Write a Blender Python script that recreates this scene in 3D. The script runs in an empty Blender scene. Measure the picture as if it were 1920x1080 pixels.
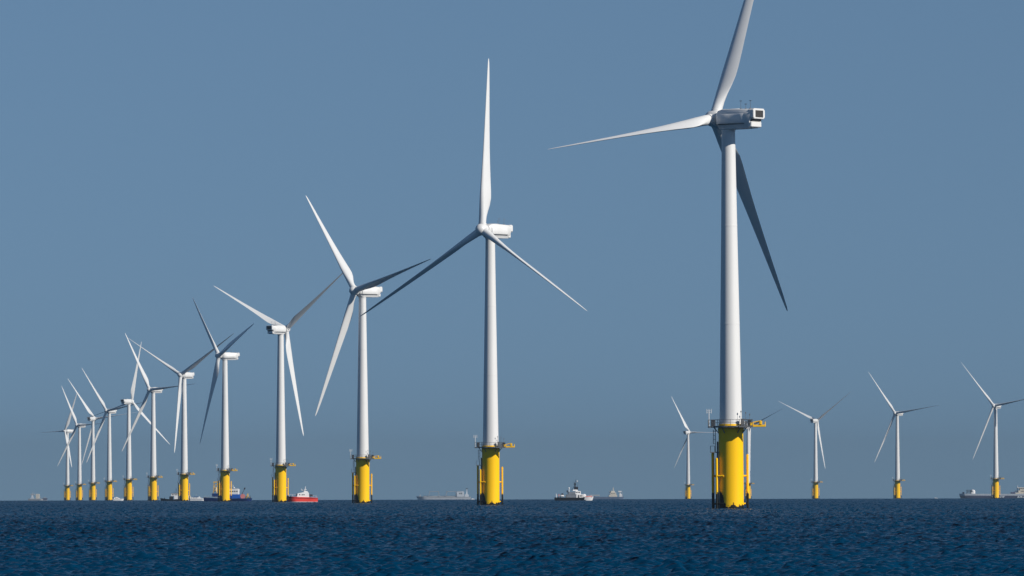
import bpy, math, random
import numpy as np
from mathutils import Vector, Matrix

scene = bpy.context.scene
col = scene.collection
R = math.radians
pi = math.pi

# ------------------------------------------------------------------ camera
EARTH = 7.4e6          # effective earth radius (with refraction)
CAM_H = 2.65
FPX = 12450.0          # focal length in pixels of a 1920 wide frame
PITCH = math.atan((926.0 - 540.0) / FPX)
ROLL = R(0.134)

cam_data = bpy.data.cameras.new("camera")
cam_data.sensor_width = 36.0
cam_data.lens = 36.0 * FPX / 1920.0
cam_data.clip_start = 1.0
cam_data.clip_end = 60000.0
cam = bpy.data.objects.new("camera", cam_data)
col.objects.link(cam)
cam.location = (0, 0, CAM_H)
_fw = Vector((0, math.cos(PITCH), math.sin(PITCH)))
_r = Vector((1, 0, 0))
_u = _r.cross(_fw)
RIGHT = _r * math.cos(ROLL) - _u * math.sin(ROLL)
UP = _u * math.cos(ROLL) + _r * math.sin(ROLL)
FWD = _fw
cam.rotation_euler = Matrix((RIGHT, UP, -FWD)).transposed().to_euler()
scene.camera = cam

# ------------------------------------------------------------------ sky, sun, exposure
SUN_EL = R(29.0)
SUN_AZ = R(57.0)                    # to the right of straight behind the camera
sun_dir = Vector((math.sin(SUN_AZ) * math.cos(SUN_EL), -math.cos(SUN_AZ) * math.cos(SUN_EL), math.sin(SUN_EL)))
world = bpy.data.worlds.new("World")
scene.world = world
world.use_nodes = True
nt = world.node_tree
nt.nodes.clear()
w_out = nt.nodes.new("ShaderNodeOutputWorld")
w_bg = nt.nodes.new("ShaderNodeBackground")
w_sky = nt.nodes.new("ShaderNodeTexSky")
w_sky.sky_type = 'NISHITA'
w_sky.sun_disc = False
w_sky.sun_elevation = SUN_EL
w_sky.sun_rotation = math.atan2(sun_dir.x, sun_dir.y)
w_sky.air_density = 1.0
w_sky.dust_density = 0.0
w_sky.ozone_density = 5.5
w_bg.inputs['Strength'].default_value = 0.063
# dry, polarised air: the clear blue reaches right down to the sea, the haze box greys the last degree
w_tc = nt.nodes.new("ShaderNodeTexCoord")
w_add = nt.nodes.new("ShaderNodeVectorMath"); w_add.operation = 'MULTIPLY_ADD'
w_add.inputs[1].default_value = (1, 1, 0.55)
w_add.inputs[2].default_value = (0, 0, 0.125)
w_nrm = nt.nodes.new("ShaderNodeVectorMath"); w_nrm.operation = 'NORMALIZE'
nt.links.new(w_tc.outputs['Generated'], w_add.inputs[0])
nt.links.new(w_add.outputs[0], w_nrm.inputs[0])
nt.links.new(w_nrm.outputs[0], w_sky.inputs['Vector'])
nt.links.new(w_sky.outputs[0], w_bg.inputs['Color'])
nt.links.new(w_bg.outputs[0], w_out.inputs['Surface'])

sun_data = bpy.data.lights.new("sun", 'SUN')
sun_data.energy = 5.0
sun_data.angle = R(0.53)
sun_data.color = (1.0, 0.95, 0.87)
sun = bpy.data.objects.new("sun", sun_data)
col.objects.link(sun)
sun.rotation_euler = sun_dir.to_track_quat('Z', 'Y').to_euler()
sun.location = sun_dir * 500

scene.view_settings.view_transform = 'Standard'
scene.view_settings.look = 'None'
scene.view_settings.exposure = 0.0
scene.view_settings.gamma = 1.0
scene.render.engine = 'CYCLES'
scene.cycles.use_denoising = True
scene.cycles.max_bounces = 6
scene.cycles.volume_bounces = 0

# ------------------------------------------------------------------ helpers
def drop(x, y):
    return -(x * x + y * y) / (2 * EARTH)

def sea_point(px, D):
    """point on the mean sea surface at distance D seen in photo column px (1920 wide)"""
    d = FWD + RIGHT * ((px - 960) / FPX) - UP * ((940 - 540) / FPX)
    x = d.x / d.y * D
    return Vector((x, D, drop(x, D)))

def new_mat(name, rgb, rough=0.5, metal=0.0, noise=0.0, scale=1.0, spec=0.5, stretch=(1, 1, 1)):
    m = bpy.data.materials.new(name)
    m.use_nodes = True
    t = m.node_tree
    b = t.nodes['Principled BSDF']
    b.inputs['Roughness'].default_value = rough
    b.inputs['Metallic'].default_value = metal
    b.inputs['Specular IOR Level'].default_value = spec
    b.inputs['Base Color'].default_value = (*rgb, 1)
    if noise > 0:
        tc = t.nodes.new('ShaderNodeTexCoord')
        mp = t.nodes.new('ShaderNodeMapping'); mp.inputs['Scale'].default_value = stretch
        n = t.nodes.new('ShaderNodeTexNoise'); n.inputs['Scale'].default_value = scale; n.inputs['Detail'].default_value = 5
        r = t.nodes.new('ShaderNodeMapRange')
        r.inputs['From Min'].default_value = 0.3; r.inputs['From Max'].default_value = 0.7
        r.inputs['To Min'].default_value = 1 - noise; r.inputs['To Max'].default_value = 1 + noise * 0.4
        mx = t.nodes.new('ShaderNodeVectorMath'); mx.operation = 'SCALE'
        mx.inputs[0].default_value = rgb
        t.links.new(tc.outputs['Object'], mp.inputs['Vector'])
        t.links.new(mp.outputs[0], n.inputs['Vector'])
        t.links.new(n.outputs[0], r.inputs['Value'])
        t.links.new(r.outputs[0], mx.inputs['Scale'])
        t.links.new(mx.outputs[0], b.inputs['Base Color'])
    return m

M = {}
M['white'] = new_mat('turbine white paint', (0.69, 0.685, 0.67), 0.45, noise=0.05, scale=0.25, stretch=(1, 1, 0.25))
M['blade'] = new_mat('blade gelcoat', (0.69, 0.69, 0.68), 0.4, noise=0.04, scale=0.2)
M['steel'] = new_mat('galvanised steel', (0.16, 0.165, 0.17), 0.5, 0.3, noise=0.25, scale=3)
M['dark'] = new_mat('dark cabinet paint', (0.035, 0.04, 0.05), 0.5, noise=0.2, scale=2)
M['grille'] = new_mat('cooler grille', (0.06, 0.055, 0.052), 0.6, noise=0.2, scale=6)
M['groove'] = new_mat('dark seam and gap shade', (0.05, 0.055, 0.06), 0.7)
M['yellow_plain'] = new_mat('yellow crane paint', (0.88, 0.5, 0.008), 0.45, noise=0.08, scale=2)
M['white_boat'] = new_mat('white boat paint', (0.78, 0.77, 0.76), 0.4, noise=0.05, scale=0.8)
M['cream'] = new_mat('cream ship paint', (0.66, 0.6, 0.5), 0.5, noise=0.08, scale=0.3)
M['grey_boat'] = new_mat('grey ship paint', (0.36, 0.38, 0.4), 0.5, noise=0.15, scale=0.6)
M['black'] = new_mat('black hull paint', (0.012, 0.014, 0.02), 0.45, noise=0.2, scale=1)
M['navy'] = new_mat('dark blue hull paint', (0.008, 0.032, 0.14), 0.4, noise=0.2, scale=0.8)
M['blue'] = new_mat('blue deckhouse paint', (0.012, 0.1, 0.42), 0.4, noise=0.1, scale=0.8)
M['red'] = new_mat('red hull paint', (0.95, 0.075, 0.055), 0.4, noise=0.1, scale=0.8)
M['dark_red'] = new_mat('dark red rubbing strake', (0.2, 0.008, 0.01), 0.5)
M['pink'] = new_mat('faded red winch drum', (0.62, 0.22, 0.2), 0.5, noise=0.1, scale=1)
M['glass'] = new_mat('tinted window glass', (0.02, 0.025, 0.03), 0.1)
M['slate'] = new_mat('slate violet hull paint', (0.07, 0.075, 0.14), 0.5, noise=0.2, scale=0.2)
M['grey_shade'] = new_mat('shaded deckhouse grey', (0.15, 0.17, 0.2), 0.5, noise=0.15, scale=0.8)  # aft half of the tug's house, its shade painted as grey
M['hazed'] = new_mat('weathered pale ship paint', (0.58, 0.62, 0.67), 0.55, noise=0.12, scale=0.2)  # far-ship white greyed and blued, distance haze put into the colour
M['dull_blue'] = new_mat('haze-faded blue hull paint', (0.10, 0.145, 0.24), 0.55, noise=0.12, scale=0.2)  # freighter hull lifted to a paler blue that carries the haze fade

def yellow_growth():
    """yellow tower foot paint with black weed and mussels near the water"""
    m = bpy.data.materials.new('yellow foundation paint with weed')
    m.use_nodes = True
    t = m.node_tree; N = t.nodes; Lk = t.links
    b = N['Principled BSDF']
    b.inputs['Roughness'].default_value = 0.5
    b.inputs['Specular IOR Level'].default_value = 0.25
    tc = N.new('ShaderNodeTexCoord')
    sep = N.new('ShaderNodeSeparateXYZ'); Lk.new(tc.outputs['Object'], sep.inputs[0])
    n = N.new('ShaderNodeTexNoise'); n.inputs['Scale'].default_value = 1.5; n.inputs['Detail'].default_value = 6
    Lk.new(tc.outputs['Object'], n.inputs['Vector'])
    side = N.new('ShaderNodeMapRange'); side.interpolation_type = 'SMOOTHSTEP'
    side.inputs['From Min'].default_value = -0.75; side.inputs['From Max'].default_value = -1.9
    side.inputs['To Min'].default_value = 0.0; side.inputs['To Max'].default_value = 2.3
    Lk.new(sep.outputs['X'], side.inputs['Value'])
    a = N.new('ShaderNodeMath'); a.operation = 'MULTIPLY_ADD'
    a.inputs[1].default_value = 3.8; a.inputs[2].default_value = -1.3
    Lk.new(n.outputs[0], a.inputs[0])
    s = N.new('ShaderNodeMath'); s.operation = 'ADD'
    tub = N.new('ShaderNodeMapRange')                    # the landing tubes are overgrown higher than the shell
    tub.inputs['From Min'].default_value = 2.5; tub.inputs['From Max'].default_value = 2.7
    tub.inputs['To Min'].default_value = 0.0; tub.inputs['To Max'].default_value = 2.1
    Lk.new(sep.outputs['X'], tub.inputs['Value'])
    s0 = N.new('ShaderNodeMath'); s0.operation = 'ADD'
    Lk.new(tub.outputs[0], s0.inputs[0]); Lk.new(side.outputs[0], s0.inputs[1])
    Lk.new(a.outputs[0], s.inputs[0]); Lk.new(s0.outputs[0], s.inputs[1])
    d = N.new('ShaderNodeMath'); d.operation = 'SUBTRACT'
    Lk.new(sep.outputs['Z'], d.inputs[0]); Lk.new(s.outputs[0], d.inputs[1])
    fac = N.new('ShaderNodeMapRange')
    fac.inputs['From Min'].default_value = 0.1; fac.inputs['From Max'].default_value = -0.1
    Lk.new(d.outputs[0], fac.inputs['Value'])
    # faint rain streaks on the paint
    mp = N.new('ShaderNodeMapping'); mp.inputs['Scale'].default_value = (2.5, 2.5, 0.12)
    Lk.new(tc.outputs['Object'], mp.inputs['Vector'])
    n2 = N.new('ShaderNodeTexNoise'); n2.inputs['Scale'].default_value = 1.0; n2.inputs['Detail'].default_value = 4
    Lk.new(mp.outputs[0], n2.inputs['Vector'])
    st = N.new('ShaderNodeMix'); st.data_type = 'RGBA'
    st.inputs['A'].default_value = (1.0, 0.585, 0.001, 1); st.inputs['B'].default_value = (0.95, 0.53, 0.001, 1)
    Lk.new(n2.outputs[0], st.inputs['Factor'])
    mx = N.new('ShaderNodeMix'); mx.data_type = 'RGBA'
    Lk.new(fac.outputs[0], mx.inputs['Factor']); Lk.new(st.outputs['Result'], mx.inputs['A'])
    mx.inputs['B'].default_value = (0.008, 0.009, 0.007, 1)
    Lk.new(mx.outputs['Result'], b.inputs['Base Color'])
    return m
M['yellow'] = yellow_growth()

class MB:
    """collects shapes into one mesh"""
    def __init__(s):
        s.v = []; s.f = []; s.m = []
    def add(s, verts, faces, mi=0):
        o = len(s.v)
        s.v += [tuple(p) for p in verts]
        s.f += [tuple(i + o for i in f) for f in faces]
        s.m += [mi] * len(faces)
        return s
    def box(s, x0, x1, y0, y1, z0, z1, mi=0, bev=0.0, taper=1.0):
        """box with chamfered vertical and horizontal edges when bev > 0"""
        if bev <= 0:
            cx, cy = (x0 + x1) / 2, (y0 + y1) / 2
            hx, hy = (x1 - x0) / 2, (y1 - y0) / 2
            vs = [(cx + a * hx * k, cy + c * hy * k, z) for z, k in ((z0, 1), (z1, taper)) for a, c in ((-1, -1), (1, -1), (1, 1), (-1, 1))]
            return s.add(vs, [(3, 2, 1, 0), (4, 5, 6, 7), (0, 1, 5, 4), (1, 2, 6, 5), (2, 3, 7, 6), (3, 0, 4, 7)], mi)
        b = bev
        rings = []
        for z, i in ((z0, b), (z0 + b, 0), (z1 - b, 0), (z1, b)):
            k = taper if z > (z0 + z1) / 2 else 1
            cx, cy = (x0 + x1) / 2, (y0 + y1) / 2
            pts = []
            for (px, py) in ((x0 + i, y0 + b + i), (x0 + b + i, y0 + i), (x1 - b - i, y0 + i), (x1 - i, y0 + b + i),
                             (x1 - i, y1 - b - i), (x1 - b - i, y1 - i), (x0 + b + i, y1 - i), (x0 + i, y1 - b - i)):
                pts.append((cx + (px - cx) * k, cy + (py - cy) * k, z))
            rings.append(pts)
        return s.loft(rings, mi)
    def loft(s, rings, mi=0, caps=True, closed=True):
        n = len(rings[0]); vs = [p for r in rings for p in r]; fs = []
        for i in range(len(rings) - 1):
            for j in range(n if closed else n - 1):
                k = (j + 1) % n
                fs.append((i * n + j, i * n + k, (i + 1) * n + k, (i + 1) * n + j))
        if caps:
            fs.append(tuple(range(n - 1, -1, -1)))
            fs.append(tuple((len(rings) - 1) * n + j for j in range(n)))
        return s.add(vs, fs, mi)
    def tube(s, p0, p1, r0, r1=None, n=10, mi=0, caps=True):
        r1 = r0 if r1 is None else r1
        p0 = Vector(p0); p1 = Vector(p1); d = (p1 - p0).normalized()
        a = d.orthogonal().normalized(); b = d.cross(a)
        rings = [[p + a * (r * math.cos(2 * pi * k / n)) + b * (r * math.sin(2 * pi * k / n)) for k in range(n)] for p, r in ((p0, r0), (p1, r1))]
        return s.loft(rings, mi, caps)
    def lathe(s, prof, n=32, axis='Z', c=(0, 0, 0), mi=0, caps=True):
        rings = []
        for r, h in prof:
            ring = []
            for k in range(n):
                a = 2 * pi * k / n
                p = (r * math.cos(a), r * math.sin(a), h) if axis == 'Z' else (h, r * math.cos(a), r * math.sin(a))
                ring.append((p[0] + c[0], p[1] + c[1], p[2] + c[2]))
            rings.append(ring)
        return s.loft(rings, mi, caps)
    def ball(s, c, r, n=10, mi=0, sz=1.0):
        prof = [(max(r * math.sin(pi * i / n), r * 0.01), -r * sz * math.cos(pi * i / n)) for i in range(n + 1)]
        return s.lathe(prof, n * 2, 'Z', c, mi)
    def build(s, name, mats, parent=None, smooth=40, loc=None, label=None):
        me = bpy.data.meshes.new(name)
        me.from_pydata(s.v, [], s.f)
        mats = mats if isinstance(mats, (list, tuple)) else [mats]
        for k in mats:
            me.materials.append(M[k] if isinstance(k, str) else k)
        me.polygons.foreach_set('material_index', s.m)
        me.update()
        if smooth:
            me.shade_smooth()
            me.set_sharp_from_angle(angle=R(smooth))
        import bmesh
        bm = bmesh.new(); bm.from_mesh(me)
        bmesh.ops.recalc_face_normals(bm, faces=bm.faces)
        bm.to_mesh(me); bm.free()
        o = bpy.data.objects.new(name, me)
        col.objects.link(o)
        if parent is not None: o.parent = parent
        if loc is not None: o.location = loc
        if label: o['label'] = label
        return o

def thing(name, label, cat, loc, rz=0.0, group=None):
    o = bpy.data.objects.new(name, None)
    o.empty_display_size = 2.0
    col.objects.link(o)
    o.location = loc
    o.rotation_euler = (0, 0, rz)
    o['label'] = label; o['category'] = cat
    if group: o['group'] = group
    return o

# ------------------------------------------------------------------ sea: one curved sheet with wind waves
def build_sea():
    rng = np.random.default_rng(11)
    def seg(a, b, st): return np.arange(a, b, st)
    rr = [190.0]                                         # row spacing widens steadily with distance
    while rr[-1] < 7600:
        rr.append(rr[-1] + 0.12 * (rr[-1] / 214.0) ** 1.5)
    r = np.concatenate([seg(3, 60, 3.0), seg(60, 189.8, 0.6), np.array(rr), seg(7700, 14001, 150.0)])
    dr = np.gradient(r)
    fine = np.arange(-5.0, 5.0001, 0.0112)
    mid = np.arange(5.1, 14.0, 0.12)
    far = np.arange(14.0, 180.0, 4.0)
    ang = np.radians(np.concatenate([-far[::-1], -mid[::-1], fine, mid, far]))
    da = np.gradient(ang)
    x = r[:, None] * np.sin(ang)[None, :]
    y = r[:, None] * np.cos(ang)[None, :]
    z = np.zeros_like(x)
    lat = r[:, None] * da[None, :]
    NW = 110
    lam = np.exp(rng.uniform(np.log(0.26), np.log(1.35), NW))
    lam[:10] = np.exp(rng.uniform(np.log(1.8), np.log(8.0), 10))
    th = np.radians(rng.normal(8.0, 27.0, NW))          # travel direction, from +Y
    k = 2 * np.pi / lam
    kx, ky = k * np.sin(th), k * np.cos(th)
    c = math.sqrt(0.22 * 2 / NW) / (2 * np.pi)
    amp = c * lam
    amp[:10] *= 0.25
    kx, ky, amp = (q.astype(np.float32) for q in (kx, ky, amp))
    ph = rng.uniform(0, 2 * np.pi, NW).astype(np.float32)
    core = np.abs(ang) < R(13)
    xs, ys, lats = (q[:, core].astype(np.float32) for q in (x, y, lat))
    zz = np.zeros_like(xs)
    # slow gusts make patches of livelier and calmer water
    g = 1 + 0.10 * np.sin(xs * 0.11 + ys * 0.016 + 1.0) * np.sin(ys * 0.021 - xs * 0.05) + 0.06 * np.sin(xs * 0.037 - ys * 0.009 + 2.0)
    sx = np.zeros_like(xs); sy = np.zeros_like(xs)
    for i in range(NW):
        fl = np.clip((np.pi / (abs(kx[i]) * lats + 1e-6) - 1.0) / 0.8, 0, 1)
        rows = (fl > 0).any(1)
        if not rows.any(): continue
        p = kx[i] * xs[rows] + ky[i] * ys[rows] + ph[i]
        f = amp[i] * fl[rows]
        zz[rows] += f * np.sin(p)
        cp = f * np.cos(p)
        sx[rows] += kx[i] * cp; sy[rows] += ky[i] * cp
    pk = (1 + 2 * 1.6 * np.clip(zz * g, 0, 1)) * g        # slightly peaked crests
    zz *= g
    zz += 1.6 * np.clip(zz, 0, 1) ** 2
    sx *= pk * 1.4; sy *= pk * 2.0                      # ripples riding on the waves steepen them
    z[:, core] = zz
    nor = np.zeros(x.shape + (3,), np.float32); nor[..., 2] = 1
    nor[:, core, 0] = -sx; nor[:, core, 1] = -sy
    nor[..., 0] += x / EARTH; nor[..., 1] += y / EARTH
    nor /= np.linalg.norm(nor, axis=-1, keepdims=True)
    z += -(x * x + y * y) / (2 * EARTH)
    nr, nc = x.shape
    co = np.stack([x, y, z], -1).reshape(-1, 3).astype(np.float32)
    co = np.concatenate([co, np.array([[0, 0, 0]], np.float32)])
    ii = (np.arange(nr - 1)[:, None] * nc + np.arange(nc - 1)[None, :]).ravel()
    quads = np.stack([ii, ii + nc, ii + nc + 1, ii + 1], -1)
    # close the seam behind the camera
    s0 = np.arange(nr - 1) * nc
    seam = np.stack([s0 + nc - 1, s0 + 2 * nc - 1, s0 + nc, s0], -1)
    quads = np.concatenate([quads, seam])
    cen = nr * nc
    jj = np.arange(nc)
    tris = np.stack([jj, (jj + 1) % nc, np.full(nc, cen)], -1)
    me = bpy.data.meshes.new('sea')
    nq, ntri = len(quads), len(tris)
    me.vertices.add(len(co)); me.vertices.foreach_set('co', co.ravel())
    loops = np.concatenate([quads.ravel(), tris.ravel()]).astype(np.int32)
    me.loops.add(len(loops)); me.loops.foreach_set('vertex_index', loops)
    me.polygons.add(nq + ntri)
    me.polygons.foreach_set('loop_start', np.concatenate([np.arange(nq) * 4, nq * 4 + np.arange(ntri) * 3]).astype(np.int32))
    me.update(calc_edges=True)
    me.shade_smooth()
    at = me.attributes.new('wave_normal', 'FLOAT_VECTOR', 'POINT')
    at.data.foreach_set('vector', np.concatenate([nor.reshape(-1, 3), np.array([[0, 0, 1]], np.float32)]).ravel())
    m = bpy.data.materials.new('sea water')
    m.use_nodes = True
    t = m.node_tree; N = t.nodes; Lk = t.links
    b = N['Principled BSDF']
    b.inputs['Base Color'].default_value = (0.0001, 0.030, 0.073, 1)
    b.inputs['Specular IOR Level'].default_value = 0.33
    b.inputs['Specular Tint'].default_value = (0.35, 0.85, 1.0, 1)
    an = N.new('ShaderNodeAttribute'); an.attribute_name = 'wave_normal'
    Lk.new(an.outputs['Vector'], b.inputs['Normal'])
    # ripples too small for the mesh: the farther the coarser sheet, the more slope is left to the roughness
    tc = N.new('ShaderNodeTexCoord')
    ln = N.new('ShaderNodeVectorMath'); ln.operation = 'LENGTH'
    Lk.new(tc.outputs['Object'], ln.inputs[0])
    mr = N.new('ShaderNodeMapRange')
    mr.inputs['From Min'].default_value = 180.0; mr.inputs['From Max'].default_value = 1500.0
    mr.inputs['To Min'].default_value = 0.12; mr.inputs['To Max'].default_value = 0.3
    Lk.new(ln.outputs['Value'], mr.inputs['Value'])
    Lk.new(mr.outputs[0], b.inputs['Roughness'])
    ms = N.new('ShaderNodeMapRange')
    ms.inputs['From Min'].default_value = 200.0; ms.inputs['From Max'].default_value = 700.0
    ms.inputs['To Min'].default_value = 0.38; ms.inputs['To Max'].default_value = 0.05
    Lk.new(ln.outputs['Value'], ms.inputs['Value'])
    Lk.new(ms.outputs[0], b.inputs['Specular IOR Level'])
    b.inputs['IOR'].default_value = 1.33
    me.materials.append(m)
    o = bpy.data.objects.new('sea', me)
    col.objects.link(o)
    o['kind'] = 'structure'
    return o
sea = build_sea()

# ------------------------------------------------------------------ wind turbine parts (built once, shared meshes)
TOWER_TOP = 67.6
HUB_Z = 69.45
OVERHANG = 3.2
TILT = R(6)
CONE = R(2.5)
DECK = 14.6

def make_blade():
    st = [  # r, chord, thickness ratio, twist deg, blend to airfoil
        (1.25, 1.90, 1.00, 14, 0.0), (2.3, 1.90, 1.00, 14, 0.0), (3.4, 2.05, 0.88, 14, 0.25), (4.8, 2.55, 0.66, 14, 0.6),
        (6.4, 3.15, 0.46, 13.5, 0.9), (8.2, 3.50, 0.36, 12.5, 1), (10.0, 3.45, 0.31, 11, 1), (13, 3.12, 0.27, 9, 1), (17, 2.68, 0.24, 6.8, 1),
        (21, 2.30, 0.22, 5, 1), (26, 1.90, 0.2, 3.2, 1), (31, 1.52, 0.19, 1.8, 1), (36, 1.15, 0.18, 0.8, 1), (40, 0.82, 0.18, 0.2, 1),
        (42.5, 0.52, 0.17, 0, 1), (43.4, 0.28, 0.17, 0, 1), (43.65, 0.06, 0.2, 0, 1)]
    n = 24
    rings = []
    for r, ch, tr, tw, bl in st:
        ring = []
        a = R(tw)
        cd = Vector((math.sin(a), math.cos(a), 0))       # toward the leading edge
        nd = Vector((math.cos(a), -math.sin(a), 0))
        le = 0.5 * (1 - bl) + 0.30 * bl                  # pitch axis position behind the leading edge
        for j in range(n):
            u = 2 * pi * j / n
            xc = 0.5 + 0.5 * math.cos(u)                 # 1 = trailing edge, 0 = leading edge
            yt = 5 * tr * (0.2969 * math.sqrt(xc) - 0.126 * xc - 0.3516 * xc ** 2 + 0.2843 * xc ** 3 - 0.1036 * xc ** 4)
            ya = math.copysign(yt, math.sin(u)) + 0.03 * 4 * xc * (1 - xc) * -1
            yc = 0.5 * tr * math.sin(u)
            yy = yc * (1 - bl) + ya * bl
            p = cd * ((le - xc) * ch) + nd * (yy * ch)
            ring.append((p.x, p.y, r))
        rings.append(ring)
    mb = MB().loft(rings)
    return mb

def make_hub():
    mb = MB()
    prof = [(1.05, -1.15), (1.42, -1.0), (1.5, -0.6), (1.5, 0.2), (1.42, 0.75), (1.22, 1.25), (0.92, 1.6), (0.5, 1.86), (0.15, 1.95), (0.01, 1.96)]
    mb.lathe(prof, 32, 'X')
    for k in range(3):
        a = 2 * pi * k / 3
        d = Vector((0, math.sin(a), math.cos(a)))
        mb.tube(d * 0.7, d * 1.62, 1.06, 1.03, 24)
    return mb

def nacelle_ring(x, w, zb, zt, low=0.72, skew=0.0):
    zl = zb + 0.27 * (zt - zb); zh = zt - 0.2 * (zt - zb)
    half = [(low * w, zb), (0.93 * w, zl - 0.1), (w, zl + 0.1), (w, zh - 0.12), (0.97 * w, zh + 0.12), (0.84 * w, zt - 0.1), (0.66 * w, zt)]
    pts = half + [(-a, b) for a, b in reversed(half)]
    return [(x - skew * (b - zb), a, b) for a, b in pts]

def make_nacelle():
    mb = MB()
    mb.loft([nacelle_ring(2.0, 1.05, 0.95, 2.95, .6), nacelle_ring(1.85, 1.3, 0.7, 3.2, .6), nacelle_ring(1.2, 1.62, 0.34, 3.55), nacelle_ring(0.3, 1.76, 0.12, 3.74),
             nacelle_ring(-3.5, 1.78, 0.1, 3.62), nacelle_ring(-5.65, 1.73, 0.16, 3.5, .72, .26), nacelle_ring(-5.8, 1.66, 0.24, 3.44, .72, .26)])
    # lower tail box, inset below the cooler
    mb.box(-6.4, -5.5, -1.5, 1.5, 0.26, 1.32, 0, 0.14)
    # roof hatch and yaw collar
    mb.box(-2.6, -0.8, -0.6, 0.6, 3.6, 3.78, 0, 0.06)
    mb.lathe([(1.28, 0.02), (1.4, 0.14), (1.4, 0.3)], 28)
    return mb

root_parts = {}
def build_turbine_prototype(t):
    P = {}
    # foundation: yellow transition piece
    mb = MB(); mb.lathe([(2.2, -4), (2.2, 13.6), (2.32, 14.0), (2.32, 14.35), (2.2, 14.5), (2.2, 15.05), (2.05, 15.08)], 48)
    P['foundation'] = mb.build('foundation', 'yellow', t)
    # boat landing tubes, each its own sub-part of the foundation
    fnd = P['foundation']
    for (x, y, z1, bx, by) in ((-2.62, -1.2, 8.95, -1.4, -1.7), (-3.3, -0.15, 9.9, -2.0, 0.2), (2.92, 0.1, 9.6, 2.0, 0.0), (1.85, 2.4, 9.6, 1.3, 1.6)):
        f = MB(); f.tube((x, y, -3), (x, y, z1), 0.215, n=14)
        f.ball((x, y, z1), 0.215, 6, sz=0.6)
        for zz in (0.9, 5.85):
            f.tube((x, y, zz), (bx, by, zz), 0.17, n=10)
        f.build('boat_fender', 'yellow', fnd)
    # resting platform and ladder on the left
    rp = MB(); rp.box(-3.7, -2.1, -0.75, 0.75, 10.0, 10.16)
    for x in (-3.66, -2.9):
        for y in (-0.7, 0.7): rp.tube((x, y, 10.1), (x, y, 11.2), 0.035, n=6)
    for y in (-0.7, 0.7): rp.tube((-3.66, y, 11.2), (-2.9, y, 11.2), 0.03, n=6)
    rp.tube((-3.66, -0.7, 11.2), (-3.66, 0.7, 11.2), 0.03, n=6)
    rp.build('resting_platform', 'steel', fnd)
    ld = MB()
    for (xa, za, zb) in ((-2.75, 10.1, 14.4), (-3.05, 0.2, 10.0)):
        for y in (-0.28, 0.28): ld.tube((xa, y, za), (xa, y, zb), 0.05, n=6)
        z = za + 0.3
        while z < zb:
            ld.tube((xa, -0.28, z), (xa, 0.28, z), 0.028, n=5); z += 0.32
    for z in np.arange(11.6, 14.3, 0.75):                # safety cage hoops
        pts = [(-2.75 - 0.42 * math.sin(a), 0.36 * math.cos(a), z) for a in np.linspace(0, pi, 7)]
        for a, b in zip(pts[:-1], pts[1:]): ld.tube(a, b, 0.035, n=5)
    for a in (0.8, pi / 2, pi - 0.8):
        p = (-2.75 - 0.42 * math.sin(a), 0.36 * math.cos(a)); ld.tube((*p, 11.6), (*p, 14.1), 0.03, n=5)
    ld.build('ladder', 'steel', fnd)
    # cable tube on the shaded left
    ct = MB(); ct.tube((-2.35, 0.9, -3), (-2.35, 0.9, 12.0), 0.16, n=10); ct.build('cable_tube', 'steel', fnd)

    # platform deck
    pl = MB()
    ring_o = []
    for k in range(24):
        a = 2 * pi * (k + .5) / 24
        ring_o.append((3.35 * math.cos(a), 3.35 * math.sin(a)))
    n = 24
    pl.loft([[(x * 0.67, y * 0.67, z) for x, y in ring_o] if False else [(x, y, z) for x, y in ring_o] for z in (DECK - 0.1, DECK + 0.18)])
    pl.box(-4.05, -2.7, -1.3, 1.3, DECK - 0.13, DECK + 0.15)
    pl.box(1.3, 3.75, -4.6, -0.6, DECK - 0.13, DECK + 0.15)
    for x, y in ((2.9, -1.2), (-2.9, 0.0), (0, 2.9), (1.6, -2.6), (-1.6, -2.5)):      # brackets under the deck
        d = Vector((x, y, 0)).normalized()
        pl.tube(d * 2.2 + Vector((0, 0, 13.5)), d * 3.1 + Vector((0, 0, DECK)), 0.09, n=6)
    P['platform'] = pl.build('platform', 'steel', t)
    plat = P['platform']
    rl = MB()
    out = [(-4.0, 1.25), (-4.0, -1.25), (-3.1, -1.25)]
    for k in range(14): 
        a = R(205) + R(80) * k / 13
        out.append((3.3 * math.cos(a), 3.3 * math.sin(a)))
    out += [(1.35, -4.55), (3.7, -4.55), (3.7, -0.65), (3.25, -0.6)]
    for k in range(20):
        a = R(-5) + R(165) * k / 19
        out.append((3.3 * math.cos(a), 3.3 * math.sin(a)))
    out.append(out[0])
    acc = 0.0
    for a, b in zip(out[:-1], out[1:]):
        for z, rr in ((DECK + 1.28, 0.035), (DECK + 0.75, 0.025)):
            rl.tube((*a, z), (*b, z), rr, n=5)
        seg = math.hypot(b[0] - a[0], b[1] - a[1]); acc += seg
        if acc > 0.8 or seg > 0.8:
            nseg = max(1, int(seg / 0.9))
            for q in range(nseg):
                f = q / nseg; rl.tube((a[0] + (b[0] - a[0]) * f, a[1] + (b[1] - a[1]) * f, DECK), (a[0] + (b[0] - a[0]) * f, a[1] + (b[1] - a[1]) * f, DECK + 1.28), 0.045, n=6)
            acc = 0
    rl.build('railing', 'steel', plat)
    for (x0, x1, y0, y1, h, mm) in ((-3.55, -2.85, -0.9, -0.1, 1.25, 'dark'), (1.75, 2.35, -2.5, -1.9, 1.35, 'steel'), (2.95, 3.6, -1.6, -0.8, 1.1, 'dark'), (2.45, 2.85, -2.2, -1.7, 0.9, 'steel')):
        c = MB(); c.box(x0, x1, y0, y1, DECK + 0.16, DECK + h, 0, 0.05)
        c.box(x0 - .04, x1 + .04, y0 - .04, y1 + .04, DECK + h + 0.004, DECK + h + 0.07)
        c.build('cabinet', mm, plat)
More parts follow.
